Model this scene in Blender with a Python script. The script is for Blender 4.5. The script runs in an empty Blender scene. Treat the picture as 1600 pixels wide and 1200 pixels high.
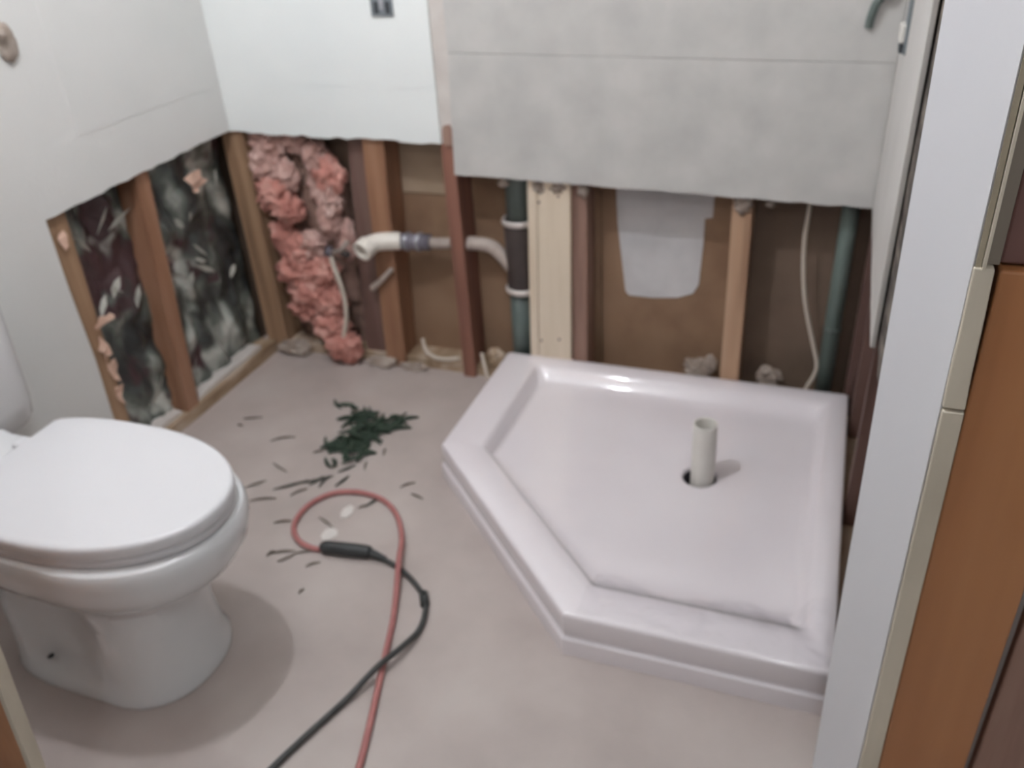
import bpy, bmesh, math, random
from mathutils import Vector, Matrix, noise
PI = math.pi
scene = bpy.context.scene
C = scene.collection

# ------------------------------------------------------------------ camera
cam_d = bpy.data.cameras.new('camera')
cam = bpy.data.objects.new('camera', cam_d)
C.objects.link(cam)
cam_d.sensor_width = 36.0
cam_d.lens = 1332.6 / 1600 * 36
cam_d.clip_start = 0.02
right = Vector((0.9386784, 0.34004114, -0.05705161))
down = Vector((0.13007407, -0.50247627, -0.85475045))
fwd = Vector((-0.3193174, 0.79491485, -0.51589415))
m3 = Matrix((right, -down, -fwd)).transposed()
cam.matrix_world = Matrix.Translation((-0.1216, -2.0862, 1.3446)) @ m3.to_4x4()
cam_d.dof.use_dof = True
cam_d.dof.focus_distance = 0.72
cam_d.dof.aperture_fstop = 5.2
scene.camera = cam

# ------------------------------------------------------------------ world, exposure
world = bpy.data.worlds.new('world')
scene.world = world
world.use_nodes = True
world.node_tree.nodes['Background'].inputs[0].default_value = (0.95, 0.97, 1.0, 1)
world.node_tree.nodes['Background'].inputs[1].default_value = 0.25
scene.view_settings.view_transform = 'Standard'
scene.view_settings.look = 'None'
scene.view_settings.gamma = 1
scene.view_settings.use_curve_mapping = False
scene.view_settings.exposure = 0.0
BULB = (-1.10, -1.15, 2.27)      # bathroom ceiling bulb
BULB_STRENGTH = 540.0
HALL_BULB = (-0.05, -2.75, 2.27)
HALL_STRENGTH = 200.0


# ------------------------------------------------------------------ materials
def lin(c):
    def f(v):
        v /= 255.0
        return v / 12.92 if v <= 0.04045 else ((v + 0.055) / 1.055) ** 2.4
    return (f(c[0]), f(c[1]), f(c[2]), 1.0)


def mat(name, cols, rough=0.6, scale=8.0, stretch=(1, 1, 1), bump=0.0, bscale=60.0, detail=4.0,
        metal=0.0, coat=0.0, pos=None, spec=0.5, distortion=0.0, sss=0.0):
    m = bpy.data.materials.new(name)
    m.use_nodes = True
    nt = m.node_tree
    b = nt.nodes['Principled BSDF']
    tc = nt.nodes.new('ShaderNodeTexCoord')
    mp = nt.nodes.new('ShaderNodeMapping')
    mp.inputs['Scale'].default_value = stretch
    nt.links.new(tc.outputs['Object'], mp.inputs['Vector'])
    n = nt.nodes.new('ShaderNodeTexNoise')
    n.inputs['Scale'].default_value = scale
    n.inputs['Detail'].default_value = detail
    n.inputs['Distortion'].default_value = distortion
    nt.links.new(mp.outputs['Vector'], n.inputs['Vector'])
    r = nt.nodes.new('ShaderNodeValToRGB')
    k = len(cols)
    ps = pos or [0.3 + 0.4 * i / max(1, k - 1) for i in range(k)]
    els = r.color_ramp.elements
    els[0].position = ps[0]
    els[0].color = lin(cols[0])
    els[1].position = ps[-1] if k > 1 else 1.0
    els[1].color = lin(cols[-1])
    for i in range(1, k - 1):
        e = els.new(ps[i])
        e.color = lin(cols[i])
    nt.links.new(n.outputs['Fac'], r.inputs['Fac'])
    nt.links.new(r.outputs['Color'], b.inputs['Base Color'])
    b.inputs['Roughness'].default_value = rough
    b.inputs['Metallic'].default_value = metal
    b.inputs['Coat Weight'].default_value = coat
    b.inputs['Specular IOR Level'].default_value = spec
    if bump:
        n2 = nt.nodes.new('ShaderNodeTexNoise')
        n2.inputs['Scale'].default_value = bscale
        n2.inputs['Detail'].default_value = 3
        nt.links.new(mp.outputs['Vector'], n2.inputs['Vector'])
        bp = nt.nodes.new('ShaderNodeBump')
        bp.inputs['Strength'].default_value = bump
        bp.inputs['Distance'].default_value = 0.01
        nt.links.new(n2.outputs['Fac'], bp.inputs['Height'])
        nt.links.new(bp.outputs['Normal'], b.inputs['Normal'])
    return m


def emis(name, col, s):
    m = bpy.data.materials.new(name)
    m.use_nodes = True
    b = m.node_tree.nodes['Principled BSDF']
    b.inputs['Base Color'].default_value = col
    b.inputs['Emission Color'].default_value = col
    b.inputs['Emission Strength'].default_value = s
    return m


M = {}
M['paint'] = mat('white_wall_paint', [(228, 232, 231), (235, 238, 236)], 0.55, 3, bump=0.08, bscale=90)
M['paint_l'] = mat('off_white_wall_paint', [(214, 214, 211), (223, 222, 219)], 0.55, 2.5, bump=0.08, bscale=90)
M['primer'] = mat('chalky_gypsum_edge', [(190, 180, 170), (214, 206, 197)], 0.9, 30, bump=0.3, bscale=120)
M['gypsum'] = mat('bare_gypsum', [(196, 188, 182), (212, 206, 200)], 0.9, 12, bump=0.15, bscale=80)
M['tile'] = mat('grey_stone_tile', [(184, 182, 179), (192, 190, 186), (200, 197, 193)], 0.55, 11, detail=9, bump=0.05, bscale=70)
M['tile_s'] = mat('grey_stone_side', [(194, 190, 186), (204, 200, 196)], 0.5, 6, detail=8)
M['floor'] = mat('beige_floor', [(170, 158, 152), (179, 167, 161), (187, 176, 170)], 0.55, 5, detail=9, bump=0.05, bscale=200)
M['china'] = mat('glazed_white_china', [(216, 216, 217), (222, 222, 222)], 0.12, 2, coat=0.3)
M['lidp'] = mat('white_seat_plastic', [(212, 211, 213), (217, 216, 218)], 0.3, 2)
M['acryl'] = mat('glossy_white_acrylic', [(231, 223, 226), (237, 230, 232)], 0.09, 3, bump=0.015, bscale=12, coat=0.4)
M['pvc'] = mat('white_pvc', [(226, 219, 208), (238, 232, 222)], 0.35, 12)
M['pvc_pipe'] = mat('grey_white_pvc', [(218, 214, 206), (226, 222, 214)], 0.4, 12)
M['pvc_dirty'] = mat('dirty_grey_pvc', [(150, 138, 130), (188, 174, 164)], 0.55, 18)
M['dark_hole'] = mat('dark_drain_inside', [(52, 46, 52), (64, 58, 64)], 0.7, 10)
M['abs'] = mat('black_rubber_hub', [(58, 50, 48), (70, 60, 57)], 0.5, 10)
M['greenpipe'] = mat('dull_green_pipe', [(72, 84, 80), (94, 104, 100), (114, 124, 120)], 0.5, 14, stretch=(1, 1, .3))
M['rubber'] = mat('grey_rubber', [(92, 88, 98), (120, 115, 124)], 0.5, 10)
M['metal'] = mat('dull_steel', [(150, 152, 158), (196, 196, 202)], 0.35, 20, metal=0.7)
M['clampw'] = mat('bright_clamp', [(196, 188, 182), (224, 216, 210)], 0.4, 20, metal=0.3)


def wood(name, cols, rough=0.65, st=(1, 1, .07), sc=22, bump=.25):
    return mat(name, cols, rough, sc, stretch=st, bump=bump, bscale=50, detail=6)


M['wood_tan'] = wood('tan_stud', [(132, 104, 80), (158, 126, 98), (176, 146, 118)])
M['wood_or'] = wood('orange_stud', [(122, 86, 64), (148, 108, 82), (160, 122, 98)])
M['wood_red'] = wood('reddish_stud', [(116, 78, 64), (140, 96, 80), (152, 112, 96)])
M['wood_dark'] = wood('dark_aged_stud', [(88, 66, 60), (108, 80, 72), (118, 94, 86)])
M['wood_oldred'] = wood('aged_reddish_brown_stud', [(110, 84, 72), (148, 116, 102), (160, 132, 118)])
M['wood_pale'] = wood('pale_stud', [(150, 116, 92), (178, 144, 116), (190, 158, 132)])
M['cream_wood'] = wood('cream_painted_board', [(206, 188, 164), (220, 204, 182), (226, 210, 190)], .6, bump=.1)
M['plate'] = mat('dusty_bottom_plate', [(132, 108, 82), (170, 148, 124), (196, 180, 164)], 0.8, 16, stretch=(1, .3, 1), bump=.2)
M['board_khaki'] = mat('khaki_backing', [(160, 140, 118), (172, 152, 130)], 0.85, 9, detail=6)
M['board_brown'] = mat('brown_paper_backing', [(126, 98, 76), (138, 110, 86), (146, 118, 94)], 0.85, 7, detail=6)
M['board_dk'] = mat('dark_brown_backing', [(108, 90, 76), (124, 104, 88)], 0.85, 7, detail=6)
M['compound'] = mat('white_patch', [(186, 184, 184), (208, 205, 204)], 0.8, 9, detail=6)
def foil_material():
    m = mat('torn_dark_insulation_facing', [(50, 52, 52), (76, 80, 77), (106, 112, 105), (190, 192, 184)], 0.28, 7,
            detail=6, distortion=.35, pos=[0.36, 0.46, 0.53, 0.64], bump=.3, bscale=26, stretch=(1, 1.25, .8))
    nt = m.node_tree
    b = nt.nodes['Principled BSDF']
    ramp = [n for n in nt.nodes if n.type == 'VALTORGB'][0]
    tc = [n for n in nt.nodes if n.type == 'TEX_COORD'][0]
    n2 = nt.nodes.new('ShaderNodeTexNoise')
    n2.inputs['Scale'].default_value = 5.2
    n2.inputs['Detail'].default_value = 3
    mp = nt.nodes.new('ShaderNodeMapping')
    mp.inputs['Location'].default_value = (3.1, 1.7, 8.2)
    nt.links.new(tc.outputs['Object'], mp.inputs['Vector'])
    nt.links.new(mp.outputs['Vector'], n2.inputs['Vector'])
    r2 = nt.nodes.new('ShaderNodeValToRGB')
    r2.color_ramp.elements[0].position = .565
    r2.color_ramp.elements[0].color = (0, 0, 0, 1)
    r2.color_ramp.elements[1].position = .615
    r2.color_ramp.elements[1].color = (1, 1, 1, 1)
    nt.links.new(n2.outputs['Fac'], r2.inputs['Fac'])
    mx = nt.nodes.new('ShaderNodeMixRGB')
    mx.inputs['Color2'].default_value = lin((78, 58, 60))
    nt.links.new(r2.outputs['Color'], mx.inputs['Fac'])
    nt.links.new(ramp.outputs['Color'], mx.inputs['Color1'])
    nt.links.new(mx.outputs['Color'], b.inputs['Base Color'])
    return m


M['foil'] = foil_material()
M['pink_brown'] = mat('brownish_fibreglass', [(112, 88, 78), (142, 114, 102), (160, 130, 118)], 0.95, 18, detail=8, bump=.6, bscale=100)
M['greypipe'] = mat('grey_green_pipe', [(92, 106, 100), (112, 124, 118), (150, 158, 152)], 0.5, 12, stretch=(1, 1, .3), pos=[.35, .55, .75])
M['pink'] = mat('pink_fibreglass', [(176, 116, 106), (204, 144, 132), (220, 172, 160)], 0.95, 22, detail=8, bump=.8, bscale=120)
M['pink_pale'] = mat('pale_pink_fibreglass', [(170, 132, 122), (202, 164, 154), (222, 192, 182)], 0.95, 22, detail=8, bump=.8, bscale=120)
M['flap'] = mat('pale_pink_flap', [(200, 164, 144), (224, 192, 172)], 0.9, 20)
M['cable_w'] = mat('white_cable', [(196, 184, 170), (214, 204, 190)], 0.5, 10)
M['cord_red'] = mat('faded_red_cord', [(158, 100, 98), (176, 116, 112)], 0.55, 30)
M['cord_blk'] = mat('black_cord', [(52, 52, 52), (66, 66, 64)], 0.5, 30)
M['plug_blk'] = mat('black_plug', [(38, 40, 40), (52, 54, 54)], 0.5, 30)
M['green'] = mat('dark_green_clipping', [(34, 48, 38), (48, 64, 50), (60, 74, 60)], 0.7, 40)
M['twig'] = mat('grey_brown_clipping', [(112, 104, 96), (132, 124, 114)], 0.8, 40)
M['twig_dk'] = mat('dark_grey_clipping', [(72, 72, 68), (92, 92, 86)], 0.8, 40)
M['scrap'] = mat('white_scrap', [(206, 200, 194), (222, 216, 210)], 0.8, 40)
M['plank'] = mat('white_trim_paint', [(214, 213, 216), (221, 220, 222)], 0.45, 4, stretch=(1, 1, .2))
M['cream'] = mat('cream_jamb_paint', [(192, 182, 164), (212, 202, 184)], 0.55, 16, stretch=(1, 1, .2), bump=.1)
M['cream_dk'] = mat('greyish_cream_paint', [(140, 130, 112), (168, 158, 138)], 0.6, 16, stretch=(1, 1, .2), bump=.1)  # greyer, darker cream for the thin upper jamb strip
M['door'] = wood('orange_varnished_wood', [(142, 94, 58), (166, 112, 72), (178, 124, 82)], 0.3, (1, 1, .06), 12, .05)
M['door_dk'] = wood('dark_varnished_wood', [(96, 66, 60), (108, 74, 68), (116, 86, 80)], 0.4, (1, 1, .06), 10, .05)
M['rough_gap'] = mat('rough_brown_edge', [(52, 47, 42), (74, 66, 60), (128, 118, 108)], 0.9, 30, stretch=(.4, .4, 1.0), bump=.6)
M['door_grey'] = wood('greyish_brown_wood', [(112, 104, 92), (124, 114, 102), (132, 122, 110)], 0.5, (1, 1, .06), 10, .05)
M['lump'] = mat('dusty_plaster', [(140, 124, 112), (176, 164, 154)], 0.95, 30, bump=.4, bscale=90)
def film_material():
    m = bpy.data.materials.new('clear_plastic_film')
    m.use_nodes = True
    nt = m.node_tree
    out = [n for n in nt.nodes if n.type == 'OUTPUT_MATERIAL'][0]
    tr = nt.nodes.new('ShaderNodeBsdfTransparent')
    tr.inputs['Color'].default_value = (.985, .985, .985, 1)
    gl = nt.nodes.new('ShaderNodeBsdfGlossy')
    gl.inputs['Roughness'].default_value = .08
    fr = nt.nodes.new('ShaderNodeFresnel')
    fr.inputs['IOR'].default_value = 1.4
    mx = nt.nodes.new('ShaderNodeMixShader')
    nt.links.new(fr.outputs[0], mx.inputs[0])
    nt.links.new(tr.outputs[0], mx.inputs[1])
    nt.links.new(gl.outputs[0], mx.inputs[2])
    nt.links.new(mx.outputs[0], out.inputs['Surface'])
    return m


M['film'] = film_material()
M['box'] = mat('grey_outlet_box', [(96, 104, 108), (128, 134, 138)], 0.5, 14)
M['box_dk'] = mat('dark_slot', [(48, 52, 56), (58, 62, 66)], 0.6, 14)
M['ceil'] = mat('ceiling_paint', [(232, 230, 226), (238, 236, 232)], 0.8, 3)


# ------------------------------------------------------------------ mesh helpers
def obj(name, bm, material, parent=None, smooth=False, bevel=0.0, seg=2):
    me = bpy.data.meshes.new(name)
    bmesh.ops.recalc_face_normals(bm, faces=bm.faces[:])
    bm.to_mesh(me)
    bm.free()
    o = bpy.data.objects.new(name, me)
    C.objects.link(o)
    if material is not None:
        me.materials.append(material)
    if smooth:
        for p in me.polygons:
            p.use_smooth = True
    if bevel:
        md = o.modifiers.new('bevel', 'BEVEL')
        md.width = bevel
        md.segments = seg
        md.limit_method = 'ANGLE'
    if parent is not None:
        o.parent = parent
        o.matrix_parent_inverse = parent.matrix_world.inverted()
    return o


def empty(name, loc=(0, 0, 0)):
    o = bpy.data.objects.new(name, None)
    o.empty_display_size = 0.05
    C.objects.link(o)
    o.location = loc
    o.matrix_world = Matrix.Translation(loc)
    return o


def tag(o, label=None, cat=None, group=None, kind=None):
    if label:
        o['label'] = label
    if cat:
        o['category'] = cat
    if group:
        o['group'] = group
    if kind:
        o['kind'] = kind
    return o


def box(x0, x1, y0, y1, z0, z1):
    bm = bmesh.new()
    add_box(bm, x0, x1, y0, y1, z0, z1)
    return bm


def add_box(bm, x0, x1, y0, y1, z0, z1):
    add_hull8(bm, [(x0, y0, z0), (x1, y0, z0), (x1, y1, z0), (x0, y1, z0),
                   (x0, y0, z1), (x1, y0, z1), (x1, y1, z1), (x0, y1, z1)])


def add_hull8(bm, pts):
    v = [bm.verts.new(p) for p in pts]
    for f in ((0, 3, 2, 1), (4, 5, 6, 7), (0, 1, 5, 4), (1, 2, 6, 5), (2, 3, 7, 6), (3, 0, 4, 7)):
        bm.faces.new([v[i] for i in f])


def worn(bm, amp, freq, seed=0, cuts=6):
    """subdivide long edges and disturb the surface a little, for rough cut lumber and broken edges"""
    es = [e for e in bm.edges if e.calc_length() > 0.12]
    bmesh.ops.subdivide_edges(bm, edges=es, cuts=cuts, use_grid_fill=True)
    for v in bm.verts:
        n = noise.noise_vector(v.co * freq + Vector((seed * 3.7, seed, 0)))
        v.co += n * amp
    return bm


def lean_stud(xb0, xb1, xt0, xt1, y0, y1, z0, z1, seed=0, amp=.0015):
    bm = bmesh.new()
    add_hull8(bm, [(xb0, y0, z0), (xb1, y0, z0), (xb1, y1, z0), (xb0, y1, z0),
                   (xt0, y0, z1), (xt1, y0, z1), (xt1, y1, z1), (xt0, y1, z1)])
    return worn(bm, amp, 14, seed)


def lean_stud_y(yb0, yb1, yt0, yt1, x0, x1, z0, z1, seed=0, amp=.0015):
    bm = bmesh.new()
    add_hull8(bm, [(x0, yb0, z0), (x1, yb0, z0), (x1, yb1, z0), (x0, yb1, z0),
                   (x0, yt0, z1), (x1, yt0, z1), (x1, yt1, z1), (x0, yt1, z1)])
    return worn(bm, amp, 14, seed)


def sheet(pts, axis, a, b):
    """prism from a 2-D outline; axis 'y': pts are (x,z) between y=a and y=b; axis 'x': pts (y,z); axis 'z': pts (x,y)"""
    bm = bmesh.new()

    def mk(p, t):
        if axis == 'y':
            return (p[0], t, p[1])
        if axis == 'x':
            return (t, p[0], p[1])
        return (p[0], p[1], t)
    A = [bm.verts.new(mk(p, a)) for p in pts]
    B = [bm.verts.new(mk(p, b)) for p in pts]
    bm.faces.new(A)
    bm.faces.new(B[::-1])
    n = len(pts)
    for i in range(n):
        j = (i + 1) % n
        bm.faces.new((A[i], B[i], B[j], A[j]))
    return bm


def ragged(p0, p1, n, amp, seed):
    """points of a ragged cut from p0 to p1 (2-D)"""
    rnd = random.Random(seed)
    out = []
    for i in range(n + 1):
        t = i / n
        k = 0 if i in (0, n) else 1
        out.append((p0[0] + (p1[0] - p0[0]) * t + k * rnd.uniform(-amp, amp) * .3,
                    p0[1] + (p1[1] - p0[1]) * t + k * rnd.uniform(-amp, amp)))
    return out


def catmull(pts, k=8):
    P = [Vector(p) for p in pts]
    P = [P[0] * 2 - P[1]] + P + [P[-1] * 2 - P[-2]]
    out = []
    for i in range(1, len(P) - 2):
        for s in range(k):
            t = s / k
            a, b, c, d = P[i - 1], P[i], P[i + 1], P[i + 2]
            out.append(.5 * ((2 * b) + (c - a) * t + (2 * a - 5 * b + 4 * c - d) * t * t + (3 * b - a - 3 * c + d) * t ** 3))
    out.append(P[-2].copy())
    return out


def add_tube(bm, pts, r, n=10, cap=True, rfun=None, hollow=None):
    pts = [Vector(p) for p in pts]
    rings = []
    up = None
    for i, p in enumerate(pts):
        d = (pts[min(i + 1, len(pts) - 1)] - pts[max(i - 1, 0)]).normalized()
        if up is None:
            up = Vector((0, 0, 1)) if abs(d.z) < .9 else Vector((1, 0, 0))
        s = d.cross(up).normalized()
        up = s.cross(d).normalized()
        rr = rfun(i / (len(pts) - 1)) if rfun else r
        rings.append([bm.verts.new(p + (s * math.cos(a) + up * math.sin(a)) * rr)
                      for a in [2 * PI * k / n for k in range(n)]])
    for a, b in zip(rings, rings[1:]):
        for k in range(n):
            bm.faces.new((a[k], a[(k + 1) % n], b[(k + 1) % n], b[k]))
    if cap:
        bm.faces.new(rings[0][::-1])
        bm.faces.new(rings[-1])
    return rings


def tube(pts, r, n=12, **k):
    bm = bmesh.new()
    add_tube(bm, pts, r, n, **k)
    return bm


def hollow_tube(pts, r, ri, n=24):
    bm = bmesh.new()
    a = add_tube(bm, pts, r, n, cap=False)
    b = add_tube(bm, pts, ri, n, cap=False)
    for A, B in ((a[0], b[0]), (a[-1], b[-1])):
        for k in range(n):
            bm.faces.new((A[k], A[(k + 1) % n], B[(k + 1) % n], B[k]))
    return bm


def torus(c, R, r, normal=(0, 0, 1), n=28, m=10, half=None):
    bm = bmesh.new()
    q = Vector((0, 0, 1)).rotation_difference(Vector(normal))
    vs = []
    for i in range(n):
        a = 2 * PI * i / n
        vs.append([bm.verts.new(Vector(c) + q @ Vector(((R + r * math.cos(b)) * math.cos(a), (R + r * math.cos(b)) * math.sin(a), r * math.sin(b) * 1.6)))
                   for b in [2 * PI * j / m for j in range(m)]])
    for i in range(n):
        for j in range(m):
            bm.faces.new((vs[i][j], vs[(i + 1) % n][j], vs[(i + 1) % n][(j + 1) % m], vs[i][(j + 1) % m]))
    return bm


def blob(c, s, seed, sub=3, amp=.35, freq=2.2):
    bm = bmesh.new()
    bmesh.ops.create_icosphere(bm, subdivisions=sub, radius=1.0)
    for v in bm.verts:
        p = v.co.copy()
        n1 = noise.noise(p * freq + Vector((seed * 5.1, seed * 1.7, 0)))
        n2 = noise.noise(p * freq * 2.7 + Vector((seed * 2.1, 0, seed)))
        n3 = noise.noise(p * freq * 6.5 + Vector((seed, seed * 1.1, 0))) if sub > 4 else 0.0
        v.co = p * (1 + amp * n1 + amp * .5 * n2 + amp * .28 * n3)
        v.co = Vector((v.co.x * s[0], v.co.y * s[1], v.co.z * s[2])) + Vector(c)
    return bm


# ================================================================== THE SETTING
CEIL = 2.42
XL, XR = -1.80, 0.0         # faces of the framing, left and right walls
# floor
floor = obj('floor', box(-2.1, 1.0, -3.6, 0.12, -0.06, 0.0), M['floor'])
tag(floor, 'dusty beige floor of the stripped bathroom', kind='structure')
ceiling = obj('ceiling', box(-2.1, 1.0, -3.6, 0.12, CEIL, CEIL + .05), M['ceil'])
tag(ceiling, 'plain white ceiling', kind='structure')

# ---- back wall: backing boards, studs, bottom plate, cut drywall, stone panel
wb = obj('wall_back', box(-2.05, 0.35, 0.105, 0.118, 0, CEIL), M['board_dk'])
tag(wb, 'opened back wall with bare studs below cut drywall and a grey panel', kind='structure')


def bb(x0, x1, z0, z1, m):
    return obj('backing_board', box(x0, x1, 0.090, 0.105, z0, z1), M[m], wb)


bb(-1.85, -1.37, 0, .9, 'board_dk')
bb(-1.37, -1.08, .55, .9, 'board_khaki')
bb(-1.37, -1.08, 0, .546, 'board_brown')
bb(-1.078, -.70, 0, .9, 'board_brown')
bb(-.698, -.31, 0, .9, 'board_brown')
bb(-.308, .1, 0, .9, 'board_dk')  # brown board; its darker tone partly paints in the shade of this bay


def bstud(m, b0, b1, t0, t1, y0=0.0, y1=0.089, z0=0.0, z1=.95, s=1, label=None):
    o = obj('stud', lean_stud(b0, b1, t0, t1, y0, y1, z0, z1, s), M[m], wb)
    if label:
        o['label'] = label
    return o


bstud('wood_tan', -1.832, -1.757, -1.832, -1.757, 0.0, .089, s=1, label='yellowish tan corner stud')
bstud('wood_dark', -1.470, -1.405, -1.405, -1.352, 0.022, .089, s=2, label='dark aged stud leaning left')
bstud('wood_or', -1.388, -1.322, -1.352, -1.286, 0.0, .089, s=3, label='orange brown stud')
bstud('wood_red', -1.116, -1.077, -1.118, -1.079, -0.006, .089, s=4, label='narrow reddish brown stud')
bstud('wood_oldred', -.764, -.722, -.756, -.715, 0.006, .089, s=5, label='aged brown stud beside the cream boards')
bstud('wood_pale', -.338, -.290, -.342, -.295, 0.0, .089, s=6, label='pale narrow stud')
bstud('wood_dark', -.012, .035, -.012, .035, 0.0, .089, s=7, label='dark corner stud')
# cream painted boards fastened over the stud
o = obj('cream_board', lean_stud(-.892, -.868, -.874, -.850, -.008, .02, .03, .66, 8, .0008), M['cream_wood'], wb)
o['label'] = 'narrow cream painted board'
o = obj('cream_board', lean_stud(-.866, -.768, -.848, -.757, -.006, .02, .03, .66, 9, .0008), M['cream_wood'], wb)
o['label'] = 'wide cream painted board with nail holes'
for (x, z) in ((-.79, .60), (-.80, .17), (-.855, .16), (-.845, .58)):
    n_ = obj('nail', tube([(x, -.009, z), (x, .0, z)], .0035, 8), M['wood_dark'], wb)
obj('bottom_plate', worn(box(-1.80, .03, .012, .1, 0, .034), .003, 20, 3, 20), M['plate'], wb)
# cut drywall, back wall left: two thin layers make the old ridge at z=.87
cut = ragged((-1.80, .735), (-1.112, .727), 24, .004, 5)
o = obj('drywall', sheet(cut + [(-1.112, .869), (-1.80, .872)], 'y', -.0135, -.001), M['paint'], wb)
o['label'] = 'cut white drywall strip'
o = obj('drywall', sheet([(-1.80, .872), (-1.112, .869), (-1.112, CEIL), (-1.80, CEIL)], 'y', -.0143, -.001), M['paint'], wb)
o['label'] = 'white painted drywall'
# strip of older board left of the stone panel
o = obj('drywall', sheet(ragged((-1.112, .730), (-1.0, .715), 5, .003, 9) + [(-1.0, CEIL), (-1.112, CEIL)], 'y', -.008, -.001), M['gypsum'], wb)
o['label'] = 'bare gypsum strip at the edge of the stone panel'
o = obj('wood_chip', sheet([(-1.106, .722), (-1.078, .722), (-1.078, .765), (-1.084, .778), (-1.100, .776), (-1.106, .765)], 'y', -.012, -.007), M['wood_oldred'], wb)
# stone-look wall panels: two courses
cut = ragged((-1.076, .648), (-.022, .624), 34, .0022, 6)
o = obj('stone_panel', sheet(cut + [(-.022, .945), (-1.064, .960)], 'y', -.026, -.003), M['tile'], wb, bevel=.0015)
o['label'] = 'lower grey stone-look wall panel'
o = obj('stone_panel', sheet([(-1.064, .9608), (-.022, .9458), (-.022, CEIL), (-1.064, CEIL)], 'y', -.026, -.003), M['tile'], wb, bevel=.0015)
o['label'] = 'upper grey stone-look wall panel'
for i, (x, w, h) in enumerate(((-.945, .03, .012), (-.845, .035, .02), (-.79, .04, .014), (-.722, .03, .018), (-.317, .044, .022), (-.25, .02, .008))):
    obj('mortar_lump', blob((x, -.004, .632 - .024 * (x + .9) - h * .5), (w * .5, .007, h), 20 + i, 3, .6), M['lump'], wb, True)
# white rectangular patch on the backing of the wide bay
patch = [(-.660, .66), (-.652, .50), (-.640, .40), (-.628, .300), (-.618, .288), (-.55, .287), (-.48, .295), (-.438, .312), (-.424, .34), (-.418, .46), (-.418, .53), (-.398, .535), (-.396, .66)]
o = obj('patch', sheet(patch, 'y', .0865, .0905), M['compound'], wb)
o['label'] = 'white smeared patch on the brown backing'

# ---- left wall
wl = obj('wall_left', box(-1.925, -1.905, -1.75, 0.11, 0, CEIL), M['board_dk'])
tag(wl, 'left wall with drywall cut away from insulated studs', kind='structure')


def lstud(m, b0, b1, t0, t1, x0=-1.889, x1=-1.80, z0=.038, z1=.95, s=1, label=None):
    o = obj('stud', lean_stud_y(b0, b1, t0, t1, x0, x1, z0, z1, s), M[m], wl)
    if label:
        o['label'] = label
    return o


lstud('wood_tan', -.735, -.672, -.730, -.640, s=11, label='tan stud along the cut drywall edge')
lstud('wood_or', -.462, -.412, -.388, -.340, s=12, label='leaning orange brown stud between the insulation bays')
obj('bottom_plate', worn(box(-1.889, -1.798, -1.7, -.002, 0, .038), .002, 16, 5, 16), M['plate'], wl)
for i, (y0, y1) in enumerate(((-.655, -.47), (-.40, -.07))):
    obj('plaster_debris', worn(box(-1.87, -1.812, y0, y1, .037, .05), .006, 18, 8 + i, 6), M['gypsum'], wl)
cut = ragged((-.716, .722), (-.002, .742), 24, .0025, 4)
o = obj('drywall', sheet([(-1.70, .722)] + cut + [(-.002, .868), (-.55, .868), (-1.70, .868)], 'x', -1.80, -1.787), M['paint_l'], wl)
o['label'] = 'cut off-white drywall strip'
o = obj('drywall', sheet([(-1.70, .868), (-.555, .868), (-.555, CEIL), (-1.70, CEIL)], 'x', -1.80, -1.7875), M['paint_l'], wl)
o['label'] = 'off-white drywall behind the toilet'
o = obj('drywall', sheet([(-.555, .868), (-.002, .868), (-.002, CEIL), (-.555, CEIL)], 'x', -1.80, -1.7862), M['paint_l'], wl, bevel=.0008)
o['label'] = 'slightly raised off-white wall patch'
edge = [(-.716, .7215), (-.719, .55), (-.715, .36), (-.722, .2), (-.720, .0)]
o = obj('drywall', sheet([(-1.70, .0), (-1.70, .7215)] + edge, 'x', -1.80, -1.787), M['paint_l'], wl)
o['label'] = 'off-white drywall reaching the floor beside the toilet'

# ---- right wall (shower side): framing and stone panel
wr = obj('wall_right', box(0.094, 0.105, -1.05, 0.11, 0, CEIL), M['board_dk'])
tag(wr, 'open framed right wall beside the shower tray', kind='structure')
for i, (y0, y1) in enumerate(((-.10, -.06), (-.46, -.42), (-.80, -.76), (-1.055, -.985))):
    obj('stud', lean_stud_y(y0, y1, y0, y1, .006, .094, .0, CEIL, 20 + i, .001), M['wood_dark' if i < 2 else 'rough_gap'], wr)
obj('bottom_plate', box(.004, .094, -1.05, .0, 0, .036), M['plate'], wr)
cut = ragged((-.70, .617), (-.026, .624), 12, .002, 17)
o = obj('stone_panel', sheet(cut + [(-.026, CEIL), (-.70, CEIL)], 'x', -.022, -.013), M['tile_s'], wr, bevel=.0015)
o['label'] = 'pale stone-look panel on the side wall'
# rough uncovered edge beyond the panel
obj('furring_strip', worn(box(-.010, .006, -1.03, -.60, .62, CEIL), .003, 40, 6, 12), M['rough_gap'], wr)

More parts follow.
